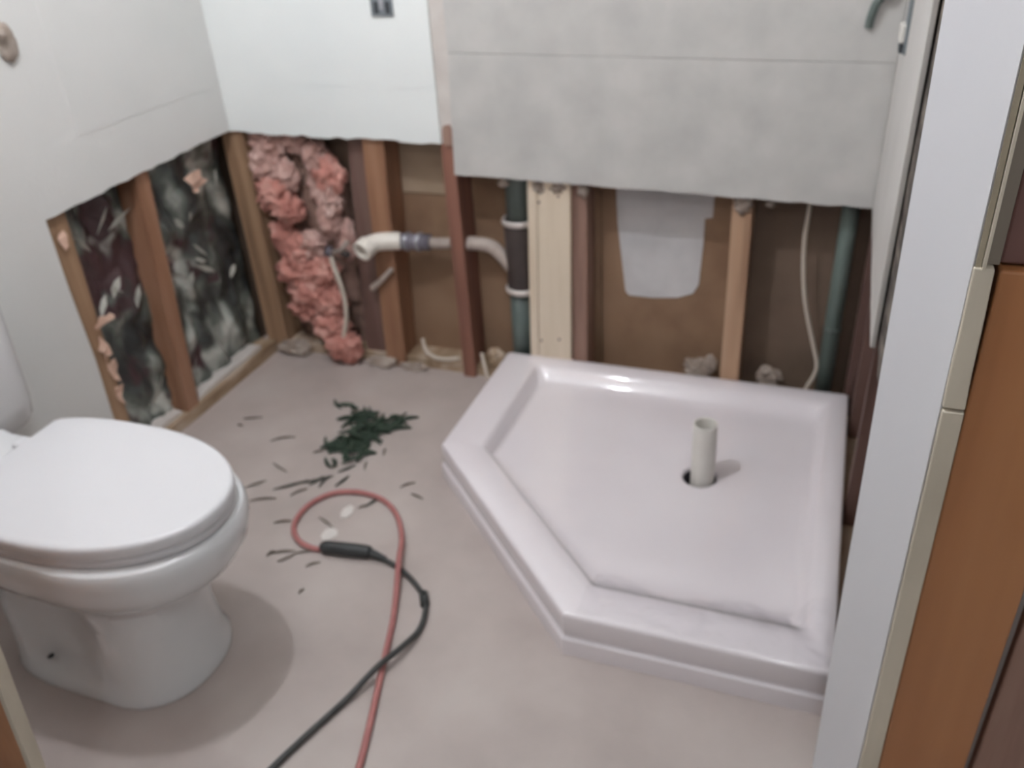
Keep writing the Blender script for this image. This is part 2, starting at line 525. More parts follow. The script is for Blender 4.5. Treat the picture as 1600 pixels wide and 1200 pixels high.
# ---- door side: trims by the camera
bm = bmesh.new()
add_hull8(bm, [(-.020, -1.08, 0), (.037, -1.15, 0), (.042, -1.145, 0), (-.015, -1.075, 0),
               (-.043, -1.08, 1.5), (.026, -1.15, 1.5), (.031, -1.145, 1.5), (-.038, -1.075, 1.5)])
t1 = obj('trim_1', worn(bm, .0006, 14, 31), M['plank'])
tag(t1, 'white painted trim board at the end of the shower wall', kind='structure')
obj('jack_stud', lean_stud(-.012, .05, -.034, .05, -1.0715, -1.03, .0, 1.5, 32, .0012), M['rough_gap'], t1)
t2 = empty('trim_2', (.045, -1.15, 0))
tag(t2, 'cream painted jamb edge beside the white trim board', kind='structure')
obj('jamb_edge', lean_stud(.039, .0650, .0335, .0565, -1.156, -1.12, 0, .785, 33, .0007), M['cream'], t2, bevel=.0015)
obj('jamb_edge', lean_stud(.0325, .0560, .0310, .0505, -1.155, -1.12, .789, .962, 34, .0007), M['cream'], t2, bevel=.0015)
obj('jamb_edge', lean_stud(.0320, .0375, .0275, .0335, -1.152, -1.12, .962, 1.6, 35, .0007), M['cream_dk'], t2)
obj('jamb_edge', lean_stud(.0385, .0415, .0345, .0375, -1.157, -1.12, .962, 1.6, 36, .0004), M['cream'], t2)
t3 = obj('trim_3', lean_stud(.0655, .176, .0560, .170, -1.152, -1.115, 0, .960, 37, .0005), M['door'], bevel=.003)
tag(t3, 'orange varnished wooden door casing at the right edge', kind='structure')
t4 = obj('trim_4', lean_stud(.0560, .28, .0520, .28, -1.140, -1.11, .963, 1.7, 38, .0005), M['door_dk'], bevel=.003)
tag(t4, 'dark reddish wood above the orange door casing', kind='structure')
obj('stile', lean_stud(.0425, .0555, .0385, .0515, -1.144, -1.11, .963, 1.7, 41, .0005), M['door_grey'], t4)
t5 = obj('trim_5', lean_stud(.190, .37, .190, .37, -1.132, -1.11, 0, .960, 39, .0005), M['wood_oldred'], bevel=.003)
tag(t5, 'pinkish brown wood beside the door casing', kind='structure')
# left door casing: leaning, brown with cream edge
t6 = empty('trim_6', (-1.13, -1.62, 0))
tag(t6, 'brown wooden door casing with cream edge in the near left corner', kind='structure')


def leanbox(x0b, x1b, x0t, x1t, yb, yt, th, z1, m):
    bm = bmesh.new()
    add_hull8(bm, [(x0b, yb - th, 0), (x1b, yb - th, 0), (x1b, yb, 0), (x0b, yb, 0),
                   (x0t, yt - th, z1), (x1t, yt - th, z1), (x1t, yt, z1), (x0t, yt, z1)])
    return obj('casing', worn(bm, .0006, 12, 3), M[m], t6)


leanbox(-1.40, -1.149, -1.40, -1.046, -1.60, -1.575, .02, .9, 'door')
leanbox(-1.1485, -1.139, -1.0455, -1.036, -1.602, -1.577, .020, .9, 'cream')

obj('casing', box(-1.40, -1.04, -1.60, -1.58, .9, 2.05), M['door'], t6)

# walls closing the bathroom front and the hall behind the camera
wf = obj('wall_front', box(-1.925, -1.42, -1.72, -1.60, 0, CEIL), M['paint_l'])
tag(wf, 'front wall beside the doorway', kind='structure')
wh = obj('wall_hall', box(-2.1, 1.0, -3.65, -3.6, 0, CEIL), M['paint_l'])
tag(wh, 'hall wall behind the camera', kind='structure')
wh2 = obj('wall_hall_left', box(-2.1, -2.05, -3.6, -1.72, 0, CEIL), M['paint_l'])
tag(wh2, 'hall side wall', kind='structure')
wh3 = obj('wall_hall_right', box(.95, 1.0, -3.6, -1.0, 0, CEIL), M['paint_l'])
tag(wh3, 'hall side wall at the right', kind='structure')
wd = obj('wall_header', box(-1.42, .4, -1.72, -1.60, 2.05, CEIL), M['paint_l'])
tag(wd, 'wall above the doorway', kind='structure')


# ================================================================== LAMPS
def lamp(loc, strength, label):
    x, y, z = loc
    t = empty('ceiling_lamp', (x, y, CEIL))
    tag(t, label, 'lamp')
    bm = bmesh.new()
    add_tube(bm, [(x, y, CEIL), (x, y, CEIL - .012), (x, y, CEIL - .03)], .08, 24, rfun=lambda u: .085 - .02 * u)
    obj('canopy', bm, M['ceil'], t, bevel=.004)
    obj('socket', tube([(x, y, CEIL - .03), (x, y, z + .045)], .022, 16), M['pvc'], t)
    obj('bulb', blob((x, y, z), (.045, .045, .052), 1, 3, 0.0), emis('bulb_glow', (.895, .935, 1.0, 1), strength), t, True)


lamp(BULB, BULB_STRENGTH, 'bare bulb lamp on the bathroom ceiling')
lamp(HALL_BULB, HALL_STRENGTH, 'bare bulb lamp on the hall ceiling')


# ================================================================== SHOWER BASE
def fillet_poly(corners, rad, k=5, sub=8):
    """rounded polygon with constant point count; corners counterclockwise"""
    out = []
    n = len(corners)
    arcs = []
    for i in range(n):
        p = Vector(corners[i])
        a = (Vector(corners[i - 1]) - p).normalized()
        b = (Vector(corners[(i + 1) % n]) - p).normalized()
        ang = a.angle(b)
        t = rad / math.tan(ang / 2)
        c = p + (a + b).normalized() * (rad / math.sin(ang / 2))
        s = p + a * t
        e = p + b * t
        pts = []
        for j in range(k + 1):
            u = j / k
            d = ((s - c) * (1 - u) + (e - c) * u).normalized() * rad
            pts.append(c + d)
        arcs.append(pts)
    for i in range(n):
        out += arcs[i]
        e = arcs[i][-1]
        s = arcs[(i + 1) % n][0]
        for j in range(1, sub):
            out.append(e + (s - e) * (j / sub))
    return out


def inset(offs):
    """pan outline with separate insets: back, right, front, diagonal, left"""
    W, S = .965, .5
    bk, rt, fr, dg, lf = offs
    y_b, x_r, y_f, x_l = -bk, -rt, -W + fr, -W + lf
    s = -(W + S) + dg * math.sqrt(2)
    return [(x_l, y_b), (x_l, s - x_l), (s - y_f, y_f), (x_r, y_f), (x_r, y_b)]


def shower_base():
    t = empty('shower_tray', (-.5, -.5, 0))
    tag(t, 'glossy white five-sided shower tray with raised rim and open drain hole', 'shower tray')
    bm = bmesh.new()
    L = []
    #        back   right  front  diag   left   z    fillet
    spec = [((.004, .004, -.004, -.004, -.004), 0.0, .006),
            ((.004, .004, -.004, -.004, -.004), .040, .006),
            ((.004, .004, -.003, -.003, -.003), .044, .006),
            ((.004, .004, .004, .004, .004), .046, .006),
            ((.003, .003, .003, .003, .003), .050, .006),
            ((.001, .001, .001, .001, .001), .098, .008),
            ((.003, .003, .003, .003, .003), .1045, .008),
            ((.008, .008, .009, .009, .009), .1075, .009),
            ((.030, .030, .060, .060, .060), .106, .012),
            ((.044, .044, .088, .084, .098), .104, .014),
            ((.054, .052, .098, .093, .108), .1005, .018),
            ((.062, .058, .106, .099, .113), .092, .022),
            ((.076, .070, .128, .110, .122), .074, .028),
            ((.088, .080, .148, .119, .129), .066, .034),
            ((.104, .094, .166, .130, .140), .0630, .042),
            ((.13, .12, .19, .15, .16), .0618, .05)]
    for offs, z, r in spec:
        L.append([Vector((p.x, p.y, z)) for p in fillet_poly(inset(offs), r)])
    dc = Vector((-.327, -.386, .05))
    n = len(L[0])
    base = L[-1]
    for f, z in ((.66, .0585), (.36, .0545)):
        L.append([Vector((dc.x + (p.x - dc.x) * f, dc.y + (p.y - dc.y) * f, z)) for p in base])
    for r, z in ((.066, .0515), (.052, .0508), (.046, .0500), (.042, .0478), (.040, .040), (.039, .004)):
        ring = []
        for p in base:
            d = Vector((p.x - dc.x, p.y - dc.y)).normalized()
            ring.append(Vector((dc.x + d.x * r, dc.y + d.y * r, z)))
        L.append(ring)
    V = [[bm.verts.new(p) for p in loop] for loop in L]
    for a, b in zip(V, V[1:]):
        for i in range(n):
            bm.faces.new((a[i], a[(i + 1) % n], b[(i + 1) % n], b[i]))
    o = obj('basin', bm, M['acryl'], t, True)
    # drain throat
    obj('drain_opening', hollow_tube([(dc.x, dc.y, .042), (dc.x, dc.y, .003)], .0395, .0365, 32), M['dark_hole'], t)
    bm = bmesh.new()
    add_tube(bm, [(dc.x, dc.y, .003), (dc.x, dc.y, .006)], .0365, 32)
    obj('drain_bottom', bm, M['dark_hole'], t)
    # clear protective film still stuck, loose and wrinkled, on the front rim
    prof = [[(a[0][k], a[1]) for a in spec[7:]] for k in range(5)]

    def side_z(k, d):
        P = prof[k]
        if d <= P[0][0]:
            return P[0][1]
        for (a, za), (b, zb) in zip(P, P[1:]):
            if d <= b:
                return za + (zb - za) * (d - a) / max(1e-6, b - a)
        return P[-1][1]

    def pan_z(x, y):
        ds = (-y, -x, y + .965, (x + y + 1.465) / math.sqrt(2), x + .965)
        return max(side_z(k, d) for k, d in enumerate(ds))
    bm = bmesh.new()
    V = []
    nx, ny = 90, 40
    for i in range(nx + 1):
        row = []
        u = i / nx
        for j in range(ny + 1):
            v = j / ny
            top = -.79 + .045 * noise.noise(Vector((u * 4, 1.3, 0))) - .03 * (1 - u)
            y = -.955 + (top + .955) * v
            x = -.475 + .012 * noise.noise(Vector((v * 3, 7, 0))) + (.462) * u - .0 * v
            p = Vector((x * 16, y * 16, 2))
            wr = abs(noise.noise(p)) * .006 + abs(noise.noise(p * 2.6)) * .0045 + abs(noise.noise(p * 5)) * .002
            row.append(bm.verts.new((x, y, pan_z(x, y) + .0012 + wr)))
        V.append(row)
    for i in range(nx):
        for j in range(ny):
            bm.faces.new((V[i][j], V[i + 1][j], V[i + 1][j + 1], V[i][j + 1]))
    fo = obj('protective_film', bm, M['film'], t, True)
    fo['label'] = 'clear wrinkled protective film on the front rim'
    return t


shower_base()

p0, p1 = Vector((-.3205, -.3885, .007)), Vector((-.322, -.388, .207))
ps = obj('pipe_stub', hollow_tube([p0 + (p1 - p0) * (i / 6) for i in range(7)], .0285, .0245, 32), M['pvc_pipe'], None, True, bevel=.001)
tag(ps, 'short white plastic pipe standing upright in the shower drain', 'pipe')


# ================================================================== TOILET
def toilet():
    cy = -1.209
    t = empty('toilet', (-1.4, cy, 0))
    tag(t, 'white toilet with closed lid at the left', 'toilet')
    DX = .010

    def outline(xb, xf, hw, pinch=0.0, n=36, pb=5.0, wide=.58):
        """closed outline, back to front and round; hw at 'wide' of the length; back squared by pb"""
        pts = []
        ln = xf - xb
        xc = xb + ln * wide
        for i in range(n * 2):
            a = PI * i / n
            c, s = math.cos(a), math.sin(a)
            if c >= 0:
                x = xc + (xf - xc) * (abs(c) ** .92)
                y = hw * math.copysign(abs(s) ** .95, s)
            else:
                e = 2.0 / pb
                x = xc - (xc - xb) * abs(c) ** e
                y = hw * math.copysign(abs(s) ** e, s)
            if pinch:
                u = (x - (xb + ln * .20)) / (ln * .44)
                w = max(0.0, 1 - abs(2 * u - 1) ** 4) if 0 < u < 1 else 0
                y *= 1 - pinch * w
            pts.append((x + DX, cy + y))
        return pts

    def loft(secs):
        bm = bmesh.new()
        V = []
        for pts, z in secs:
            V.append([bm.verts.new((x, y, z)) for x, y in pts])
        n = len(V[0])
        for a, b in zip(V, V[1:]):
            for i in range(n):
                bm.faces.new((a[i], a[(i + 1) % n], b[(i + 1) % n], b[i]))
        bm.faces.new(V[0][::-1])
        bm.faces.new(V[-1])
        return bm
    S = [(-1.60, -1.165, .138, 0.0, 0.0), (-1.60, -1.163, .138, 0.02, .012), (-1.60, -1.166, .132, .06, .024), (-1.60, -1.170, .126, .24, .06),
         (-1.60, -1.172, .121, .34, .12), (-1.60, -1.168, .119, .36, .18), (-1.60, -1.156, .121, .32, .22), (-1.60, -1.132, .130, .22, .25),
         (-1.60, -1.092, .149, .08, .275), (-1.60, -1.060, .166, 0, .30), (-1.60, -1.040, .178, 0, .33), (-1.60, -1.030, .184, 0, .365),
         (-1.60, -1.030, .184, 0, .385), (-1.60, -1.034, .181, 0, .398), (-1.595, -1.044, .172, 0, .403)]
    secs = []
    for xb, xf, hw, pc, z in S:
        wide = .58 if z > .2 else .70
        secs.append((outline(xb, xf, hw, pc, wide=wide, pb=3.2 if z > .2 else 4.5), z))
    obj('bowl', loft(secs), M['china'], t, True, bevel=.002)
    # hinge deck between lid and tank
    bm = sheet([(-1.63, cy - .10), (-1.535, cy - .10), (-1.50, cy - .075), (-1.50, cy + .075), (-1.535, cy + .09), (-1.59, cy + .09), (-1.63, cy + .10)], 'z', .39, .440)
    obj('deck', bm, M['china'], t, bevel=.008, seg=4)
    # seat ring under the lid, and the lid with cut back corners

    def lid_outline(grow, back=-1.527):
        pts = []
        for (x, y) in outline(-1.60, -1.036 + grow, .177 + grow, 0, pb=2.9, wide=.48):
            if x < back:
                x = back
            pts.append((x, y))
        # remove repeats along the back edge by spreading
        out = []
        for p in pts:
            if out and (Vector(p) - Vector(out[-1])).length < .0008:
                continue
            out.append(p)
        return out

    def slab(secspec, name, m, b):
        bm = bmesh.new()
        V = []
        for g, z in secspec:
            pts = lid_outline(0)
            cx = -1.29
            q = []
            for x, y in pts:
                d = Vector((x - cx, y - cy))
                k = 1 + g / d.length
                q.append((cx + d.x * k, cy + d.y * k))
            V.append([bm.verts.new((x, y, z)) for x, y in q])
        n = len(V[0])
        for a, c in zip(V, V[1:]):
            for i in range(n):
                bm.faces.new((a[i], a[(i + 1) % n], c[(i + 1) % n], c[i]))
        bm.faces.new(V[0][::-1])
        bm.faces.new(V[-1])
        return obj(name, bm, m, t, True)
    slab([(-.008, .404), (-.003, .406), (-.002, .418), (-.005, .421)], 'seat', M['lidp'], 0)
    slab([(-.004, .4215), (.0, .424), (.001, .430), (.001, .443), (-.001, .4475), (-.005, .4500), (-.012, .4508), (-.05, .4515), (-.12, .452)], 'lid', M['lidp'], 0)
    for s in (-1, 1):
        obj('hinge', box(-1.545, -1.512, cy + s * .062 - .017, cy + s * .062 + .017, .430, .449), M['lidp'], t, bevel=.005, seg=3)
    # tank
    bm = bmesh.new()
    sec = []
    for z, g in ((.405, -.02), (.42, -.006), (.46, 0.0), (.60, .006), (.75, .010)):
        r = fillet_poly([(-1.783, cy - .205 - g), (-1.628 + g * .6, cy - .205 - g), (-1.628 + g * .6, cy + .205 + g), (-1.783, cy + .205 + g)], .045, 6, 3)
        sec.append([bm.verts.new((p.x, p.y, z)) for p in r])
    n = len(sec[0])
    for a, b in zip(sec, sec[1:]):
        for i in range(n):
            bm.faces.new((a[i], a[(i + 1) % n], b[(i + 1) % n], b[i]))
    bm.faces.new(sec[0][::-1])
    bm.faces.new(sec[-1])
    obj('tank', bm, M['china'], t, True, bevel=.002)
    bm = sheet([(p.x, p.y) for p in fillet_poly([(-1.786, cy - .225), (-1.61, cy - .225), (-1.61, cy + .225), (-1.786, cy + .225)], .03, 5, 3)], 'z', .75, .785)
    obj('tank_lid', bm, M['china'], t, bevel=.008, seg=3)
    # flush lever on the tank front
    bm = tube([(-1.618, cy - .15, .69), (-1.606, cy - .15, .69)], .014, 14)
    add_tube(bm, [(-1.604, cy - .155, .69), (-1.604, cy - .09, .682)], .006, 10)
    obj('flush_lever', bm, M['metal'], t, True)
    # dark bolt slot low on the near side
    bm = tube([(-1.462, cy - .1105, .052), (-1.446, cy - .1135, .066)], .0045, 8)
    obj('bolt', bm, M['box_dk'], t, True)
    return t


toilet()

# ================================================================== INSULATION


def insul_panel(y0, y1, z0, z1, x, seed):
    bm = bmesh.new()
    ny, nz = 46, 110
    V = []
    for i in range(ny + 1):
        row = []
        for j in range(nz + 1):
            u, v = i / ny, j / nz
            y = y0 + (y1 - y0) * u
            z = z0 + (z1 - z0) * v
            p = Vector((y * 6 + seed * 9, z * 4.6 + (y * 3), seed))
            w = noise.noise_vector(p * .8) * .35
            dd = noise.voronoi(p * 1.15 + w)[0]
            d2 = noise.voronoi(p * 2.7 + w * 2)[0]
            d = .050 * min(1.0, dd[1] - dd[0]) + .022 * min(1.0, d2[1] - d2[0]) + noise.noise(p * .7) * .022
            e = min(1, .3 + min(u, 1 - u) * 6)
            row.append(bm.verts.new((x - .03 + (d + .004) * (.35 + .65 * e), y, z)))
        V.append(row)
    for i in range(ny):
        for j in range(nz):
            bm.faces.new((V[i][j], V[i + 1][j], V[i + 1][j + 1], V[i][j + 1]))
    # give the batt its depth
    bk = [bm.verts.new((-1.9, yy, zz)) for yy, zz in ((y0, z0), (y1, z0), (y1, z1), (y0, z1))]
    bm.faces.new(bk)
    bottom = [V[i][0] for i in range(ny + 1)]
    top = [V[i][nz] for i in range(ny + 1)]
    left = [V[0][j] for j in range(nz + 1)]
    rightv = [V[ny][j] for j in range(nz + 1)]
    bm.faces.new(bottom + [bk[1], bk[0]])
    bm.faces.new(top[::-1] + [bk[3], bk[2]])
    bm.faces.new(left[::-1] + [bk[0], bk[3]])
    bm.faces.new(rightv + [bk[2], bk[1]])
    return bm


def flap(pts, th=.002):
    """small torn flap: closed outline of 3-D points, given a little thickness towards the room"""
    bm = bmesh.new()
    a = [bm.verts.new(p) for p in pts]
    b = [bm.verts.new(Vector(p) + Vector((-th, th * .5, 0))) for p in pts]
    bm.faces.new(a)
    bm.faces.new(b[::-1])
    n = len(a)
    for i in range(n):
        bm.faces.new((a[i], b[i], b[(i + 1) % n], a[(i + 1) % n]))
    return bm


def star(cx, cy_, cz, r, seed, sq=(1, 1)):
    rnd = random.Random(seed)
    k = 11
    pts = []
    for i in range(k):
        a = 2 * PI * i / k
        rr = r * rnd.choice((.5, .6, .7, .75, .8, 1.25))
        pts.append((cx + rnd.uniform(-.008, .008), cy_ + rr * math.cos(a) * sq[0], cz + rr * math.sin(a) * sq[1]))
    return pts


i1 = empty('insulation_batt', (-1.85, -.55, .04))
tag(i1, 'dark crumpled insulation between drywall edge and leaning stud', 'insulation')
obj('facing', insul_panel(-.66, -.415, .04, .9, -1.84, 1), M['foil'], i1, True)
for k, (y, z, r, sq) in enumerate(((-.650, .43, .042, (1.2, .35)), (-.672, .36, .034, (.6, 1)), (-.668, .30, .03, (.6, 1.2)), (-.682, .66, .03, (.6, 1.2)), (-.675, .23, .026, (.6, 1.3)))):
    obj('torn_flap', flap(star(-1.794, y, z, r, 40 + k, sq)), M['flap'], i1)
i2 = empty('insulation_batt', (-1.85, -.2, .04))
tag(i2, 'dark crumpled insulation beside the corner stud with a pale pink torn flap', 'insulation')
obj('facing', insul_panel(-.405, -.001, .04, .9, -1.84, 2.3), M['foil'], i2, True)
obj('torn_flap', flap(star(-1.80, -.19, .635, .05, 53, (1.1, .6))), M['flap'], i2)

M['streak'] = mat('pale_torn_paper', [(150, 150, 142), (186, 184, 174)], 0.6, 20)
rs = random.Random(12)
for par, y0, y1, n_ in ((i1, -.62, -.47, 8), (i2, -.37, -.06, 12)):
    for k in range(n_):
        y, z = rs.uniform(y0, y1), rs.uniform(.12, .66)
        a = rs.uniform(.3, 1.2) * rs.choice((1, 1, -1))
        L_, w_ = rs.uniform(.02, .045), rs.uniform(.004, .010)
        cy_, sz_ = math.cos(a), math.sin(a)
        loc = [(-L_, 0), (-L_ * .3, w_), (L_ * .5, w_ * .7), (L_, 0), (L_ * .2, -w_ * .8)]
        pts = [(-1.826 + .006 * math.sin(5 * q + k), y + u_ * cy_ - v_ * sz_, z + u_ * sz_ + v_ * cy_) for q, (u_, v_) in enumerate(loc)]
        obj('torn_strip', flap(pts), M['streak'], par)

pk = empty('insulation_batt', (-1.6, .04, 0))
tag(pk, 'torn pink fibreglass insulation hanging in the back wall corner bay', 'insulation')
tufts = [  # x, y, z, sx, sy, sz, pale
    (-1.70, .035, .70, .06, .03, .05, 1), (-1.62, .04, .71, .05, .03, .04, 1), (-1.72, .03, .63, .055, .035, .055, 1), (-1.66, .03, .60, .045, .03, .05, 1),
    (-1.70, .02, .545, .06, .04, .055, 0), (-1.66, .015, .50, .055, .04, .04, 0), (-1.55, .04, .66, .035, .03, .05, 1), (-1.51, .035, .60, .05, .03, .055, 0),
    (-1.52, .035, .53, .04, .03, .06, 1), (-1.53, .035, .46, .035, .03, .05, 1), (-1.545, .055, .57, .05, .02, .09, 1), (-1.50, .05, .40, .035, .02, .07, 1),
    (-1.705, .03, .41, .04, .035, .05, 0), (-1.66, .02, .37, .06, .04, .05, 0), (-1.61, .03, .38, .045, .035, .05, 1), (-1.67, .015, .30, .065, .045, .05, 0), (-1.58, .02, .30, .05, .04, .05, 0),
    (-1.63, .01, .23, .07, .045, .05, 0), (-1.66, .015, .17, .055, .04, .04, 0), (-1.56, .01, .20, .05, .04, .055, 0),
    (-1.57, .0, .12, .06, .045, .05, 0), (-1.53, -.015, .065, .055, .045, .045, 0), (-1.51, -.02, .04, .04, .035, .035, 0)]
for i, (x, y, z, sx, sy, sz, pl) in enumerate(tufts):
    obj('tuft', blob((x, y, z), (sx, sy, sz), i + 1, 5, .42, 2.6), M['pink_pale' if pl else 'pink'], pk, True)
obj('backing', blob((-1.62, .07, .36), (.135, .016, .40), 33, 5, .35, 2.6), M['pink_brown'], pk, True)

# ================================================================== PIPES IN THE WALL
st = empty('drain_pipe', (-.93, .045, 0))
tag(st, 'green drain stack with black hub and side arm ending in a white elbow', 'pipe')
sx, sy = -.925, .052
obj('stack_pipe', tube([(sx - .006, sy, 0.0), (sx - .003, sy, .3)], .036, 24), M['greenpipe'], st, True)
obj('stack_pipe', tube([(sx, sy, .5), (sx + .004, sy, .95)], .036, 24), M['greenpipe'], st, True)
obj('hub', tube([(sx, sy, .290), (sx, sy, .30), (sx, sy, .50), (sx, sy, .51)], .045, 24, rfun=lambda u: .045 if .1 < u < .9 else .040), M['abs'], st, True)
obj('clamp', torus((sx, sy, .503), .046, .0055), M['clampw'], st, True)
obj('clamp', torus((sx, sy, .297), .046, .0055), M['clampw'], st, True)
arm = catmull([(-.955, .045, .36), (-.975, .04, .39), (-1.005, .035, .422), (-1.05, .032, .43), (-1.10, .030, .428)], 8)
obj('arm_bend', tube(arm, .020, 18), M['pvc_dirty'], st, True)
obj('arm_pipe', tube([(-1.09, .030, .428), (-1.22, .018, .424)], .017, 18), M['pvc_dirty'], st, True)
obj('coupling', tube([(-1.195, .019, .427), (-1.295, .006, .4285)], .0245, 20), M['rubber'], st, True)
for x in (-1.225, -1.262):
    obj('clamp', torus((x, .019 + (x + 1.195) * .13, .428), .0245, .0042, (1, -.09, 0)), M['metal'], st, True)
el = catmull([(-1.285, .008, .4285), (-1.318, -.006, .431), (-1.345, -.024, .432), (-1.362, -.046, .429), (-1.370, -.072, .422)], 8)
obj('elbow', hollow_tube(el, .0265, .020, 24), M['pvc'], st, True)
e0 = Vector(el[-1]); d0 = (Vector(el[-1]) - Vector(el[-3])).normalized()
obj('elbow_socket', hollow_tube([e0 - d0 * .030, e0 + d0 * .006], .031, .0205, 24), M['pvc'], st, True, bevel=.002)

gp = empty('vent_pipe', (-.065, .045, 0))
tag(gp, 'straight dull green pipe in the right corner bay', 'pipe')
obj('pipe_body', tube([(-.067, .045, 0), (-.066, .045, .45), (-.064, .046, .9)], .021, 22), M['greypipe'], gp, True)
obj('pipe_collar', torus((-.066, .045, .27), .0205, .003), M['greenpipe'], gp, True)

# pipe strap below the elbow
bm = bmesh.new()
add_tube(bm, catmull([(-1.395, -.008, .272), (-1.36, -.012, .302), (-1.315, -.012, .345)], 4), .010, 10, rfun=lambda u: .011 - .004 * u)
ps2 = obj('pipe_strap', bm, M['pvc_dirty'], None, True)
tag(ps2, 'small grey tapered strap on the stud under the white elbow', 'strap')
# water supply stub on dark stud
sv = empty('water_valve', (-1.5, .01, .38))
tag(sv, 'small grey shut-off valve beside the pink insulation', 'valve')
obj('stem', tube([(-1.525, .0, .372), (-1.485, -.006, .388), (-1.455, -.01, .418)], .0075, 10), M['pvc_dirty'], sv, True)
obj('valve_body', tube([(-1.535, .012, .385), (-1.532, -.012, .370)], .011, 14), M['rubber'], sv, True)
obj('valve_handle', blob((-1.472, -.004, .375), (.016, .012, .013), 3, 2), M['abs'], sv, True)
wc = obj('supply_cable', tube(catmull([(-1.53, .0, .365), (-1.515, -.012, .33), (-1.497, -.02, .27), (-1.492, -.022, .21), (-1.50, -.024, .15), (-1.515, -.03, .10)], 8), .0075, 10), M['cable_w'], None, True)
tag(wc, 'pale flexible supply line hanging over the pink insulation', 'cable')
wv = obj('electrical_cable', tube(catmull([(-.158, .045, .9), (-.160, .042, .62), (-.163, .04, .52), (-.155, .04, .42), (-.139, .04, .33), (-.112, .04, .235), (-.092, .038, .165), (-.094, .036, .13), (-.112, .03, .08), (-.115, .03, .02)], 8), .0055, 10), M['cable_w'], None, True)
tag(wv, 'thin white electrical cable hanging in the right stud bay', 'cable')
wv2 = obj('electrical_cable', tube(catmull([(-1.265, .03, .095), (-1.25, .015, .062), (-1.215, .008, .044), (-1.175, .01, .043), (-1.14, .02, .046)], 8), .006, 10), M['cable_w'], None, True)
tag(wv2, 'short white cable curl on the plate between two reddish studs', 'cable')
wv3 = obj('electrical_cable', tube(catmull([(-1.062, .02, .075), (-1.05, .005, .05), (-1.038, -.01, .025), (-1.03, -.018, .006)], 8), .0055, 10), M['cable_w'], None, True)
tag(wv3, 'short white cable end beside the shower tray corner', 'cable')
# broken plaster lumps on the plate
for i, (x, y, z, s, lb) in enumerate(((-1.725, -.005, .02, (.055, .03, .026), 'pale plaster lump by the corner stud at the floor'),
                                      (-1.40, -.012, .014, (.05, .018, .020), 'pale plaster lump at the foot of the orange stud'),
                                      (-1.285, -.01, .012, (.04, .016, .015), 'flat plaster crumb between the reddish studs'),
                                      (-1.015, .03, .06, (.03, .02, .03), 'brownish plaster lump behind the shower tray corner'),
                                      (-.405, .05, .10, (.042, .025, .03), 'white plaster lump under the white wall patch'),
                                      (-.372, .045, .12, (.018, .012, .028), 'upright white plaster shard beside the pale stud'),
                                      (-.21, .05, .10, (.034, .022, .028), 'rounded plaster lump right of the pale stud'))):
    o = obj('plaster_lump', blob((x, y, z), s, 60 + i, 3, .5, 2.0), M['lump'] if i != 3 else M['plate'])
    tag(o, lb, 'plaster')

# ================================================================== BITS ON THE UPPER WALLS
ob = empty('outlet_box', (-1.236, -.016, 1.07))
tag(ob, 'grey electrical outlet box in the white back wall', 'outlet box')
obj('frame', sheet([(-1.268, 1.045), (-1.206, 1.045), (-1.206, 1.15), (-1.268, 1.15)], 'y', -.019, -.0155), M['box'], ob, bevel=.001)
for x in (-1.258, -1.226):
    for z in (1.052, 1.10):
        obj('slot', box(x, x + .012, -.0205, -.018, z, z + .028), M['box_dk'], ob)
obj('slot', box(-1.243, -1.231, -.0205, -.018, 1.060, 1.13), M['metal'], ob)
sp = empty('shower_valve_pipe', (-.09, -.03, 1.05))
tag(sp, 'bent grey pipe end sticking out of the stone panel', 'pipe')
obj('bend', tube(catmull([(-.088, -.028, 1.018), (-.086, -.034, 1.04), (-.078, -.036, 1.068), (-.058, -.03, 1.085)], 6), .0085, 12), M['greenpipe'], sp, True)
obj('nut', tube([(-.060, -.026, 1.085), (-.060, -.045, 1.085)], .014, 6), M['metal'], sp)
mx = empty('mixer_outlet', (-.03, -.25, 1.05))
tag(mx, 'white and dark fitting on the side wall panel', 'fitting')
obj('plate', box(-.027, -.0215, -.285, -.215, 1.01, 1.12), M['box'], mx, bevel=.002)
obj('cap', box(-.036, -.026, -.275, -.225, 1.028, 1.060), M['pvc_pipe'], mx, bevel=.003)
obj('foot', box(-.034, -.026, -.272, -.228, 1.010, 1.024), M['box_dk'], mx, bevel=.002)
hk = empty('wall_hook', (-1.78, -.66, 1.09))
tag(hk, 'small grey wall bracket at the left edge', 'bracket')
obj('base', blob((-1.782, -.665, 1.095), (.008, .026, .040), 4, 3, .1), M['lump'], hk, True)
obj('arm', tube([(-1.785, -.675, 1.11), (-1.768, -.685, 1.115)], .012, 12), M['lump'], hk, True)

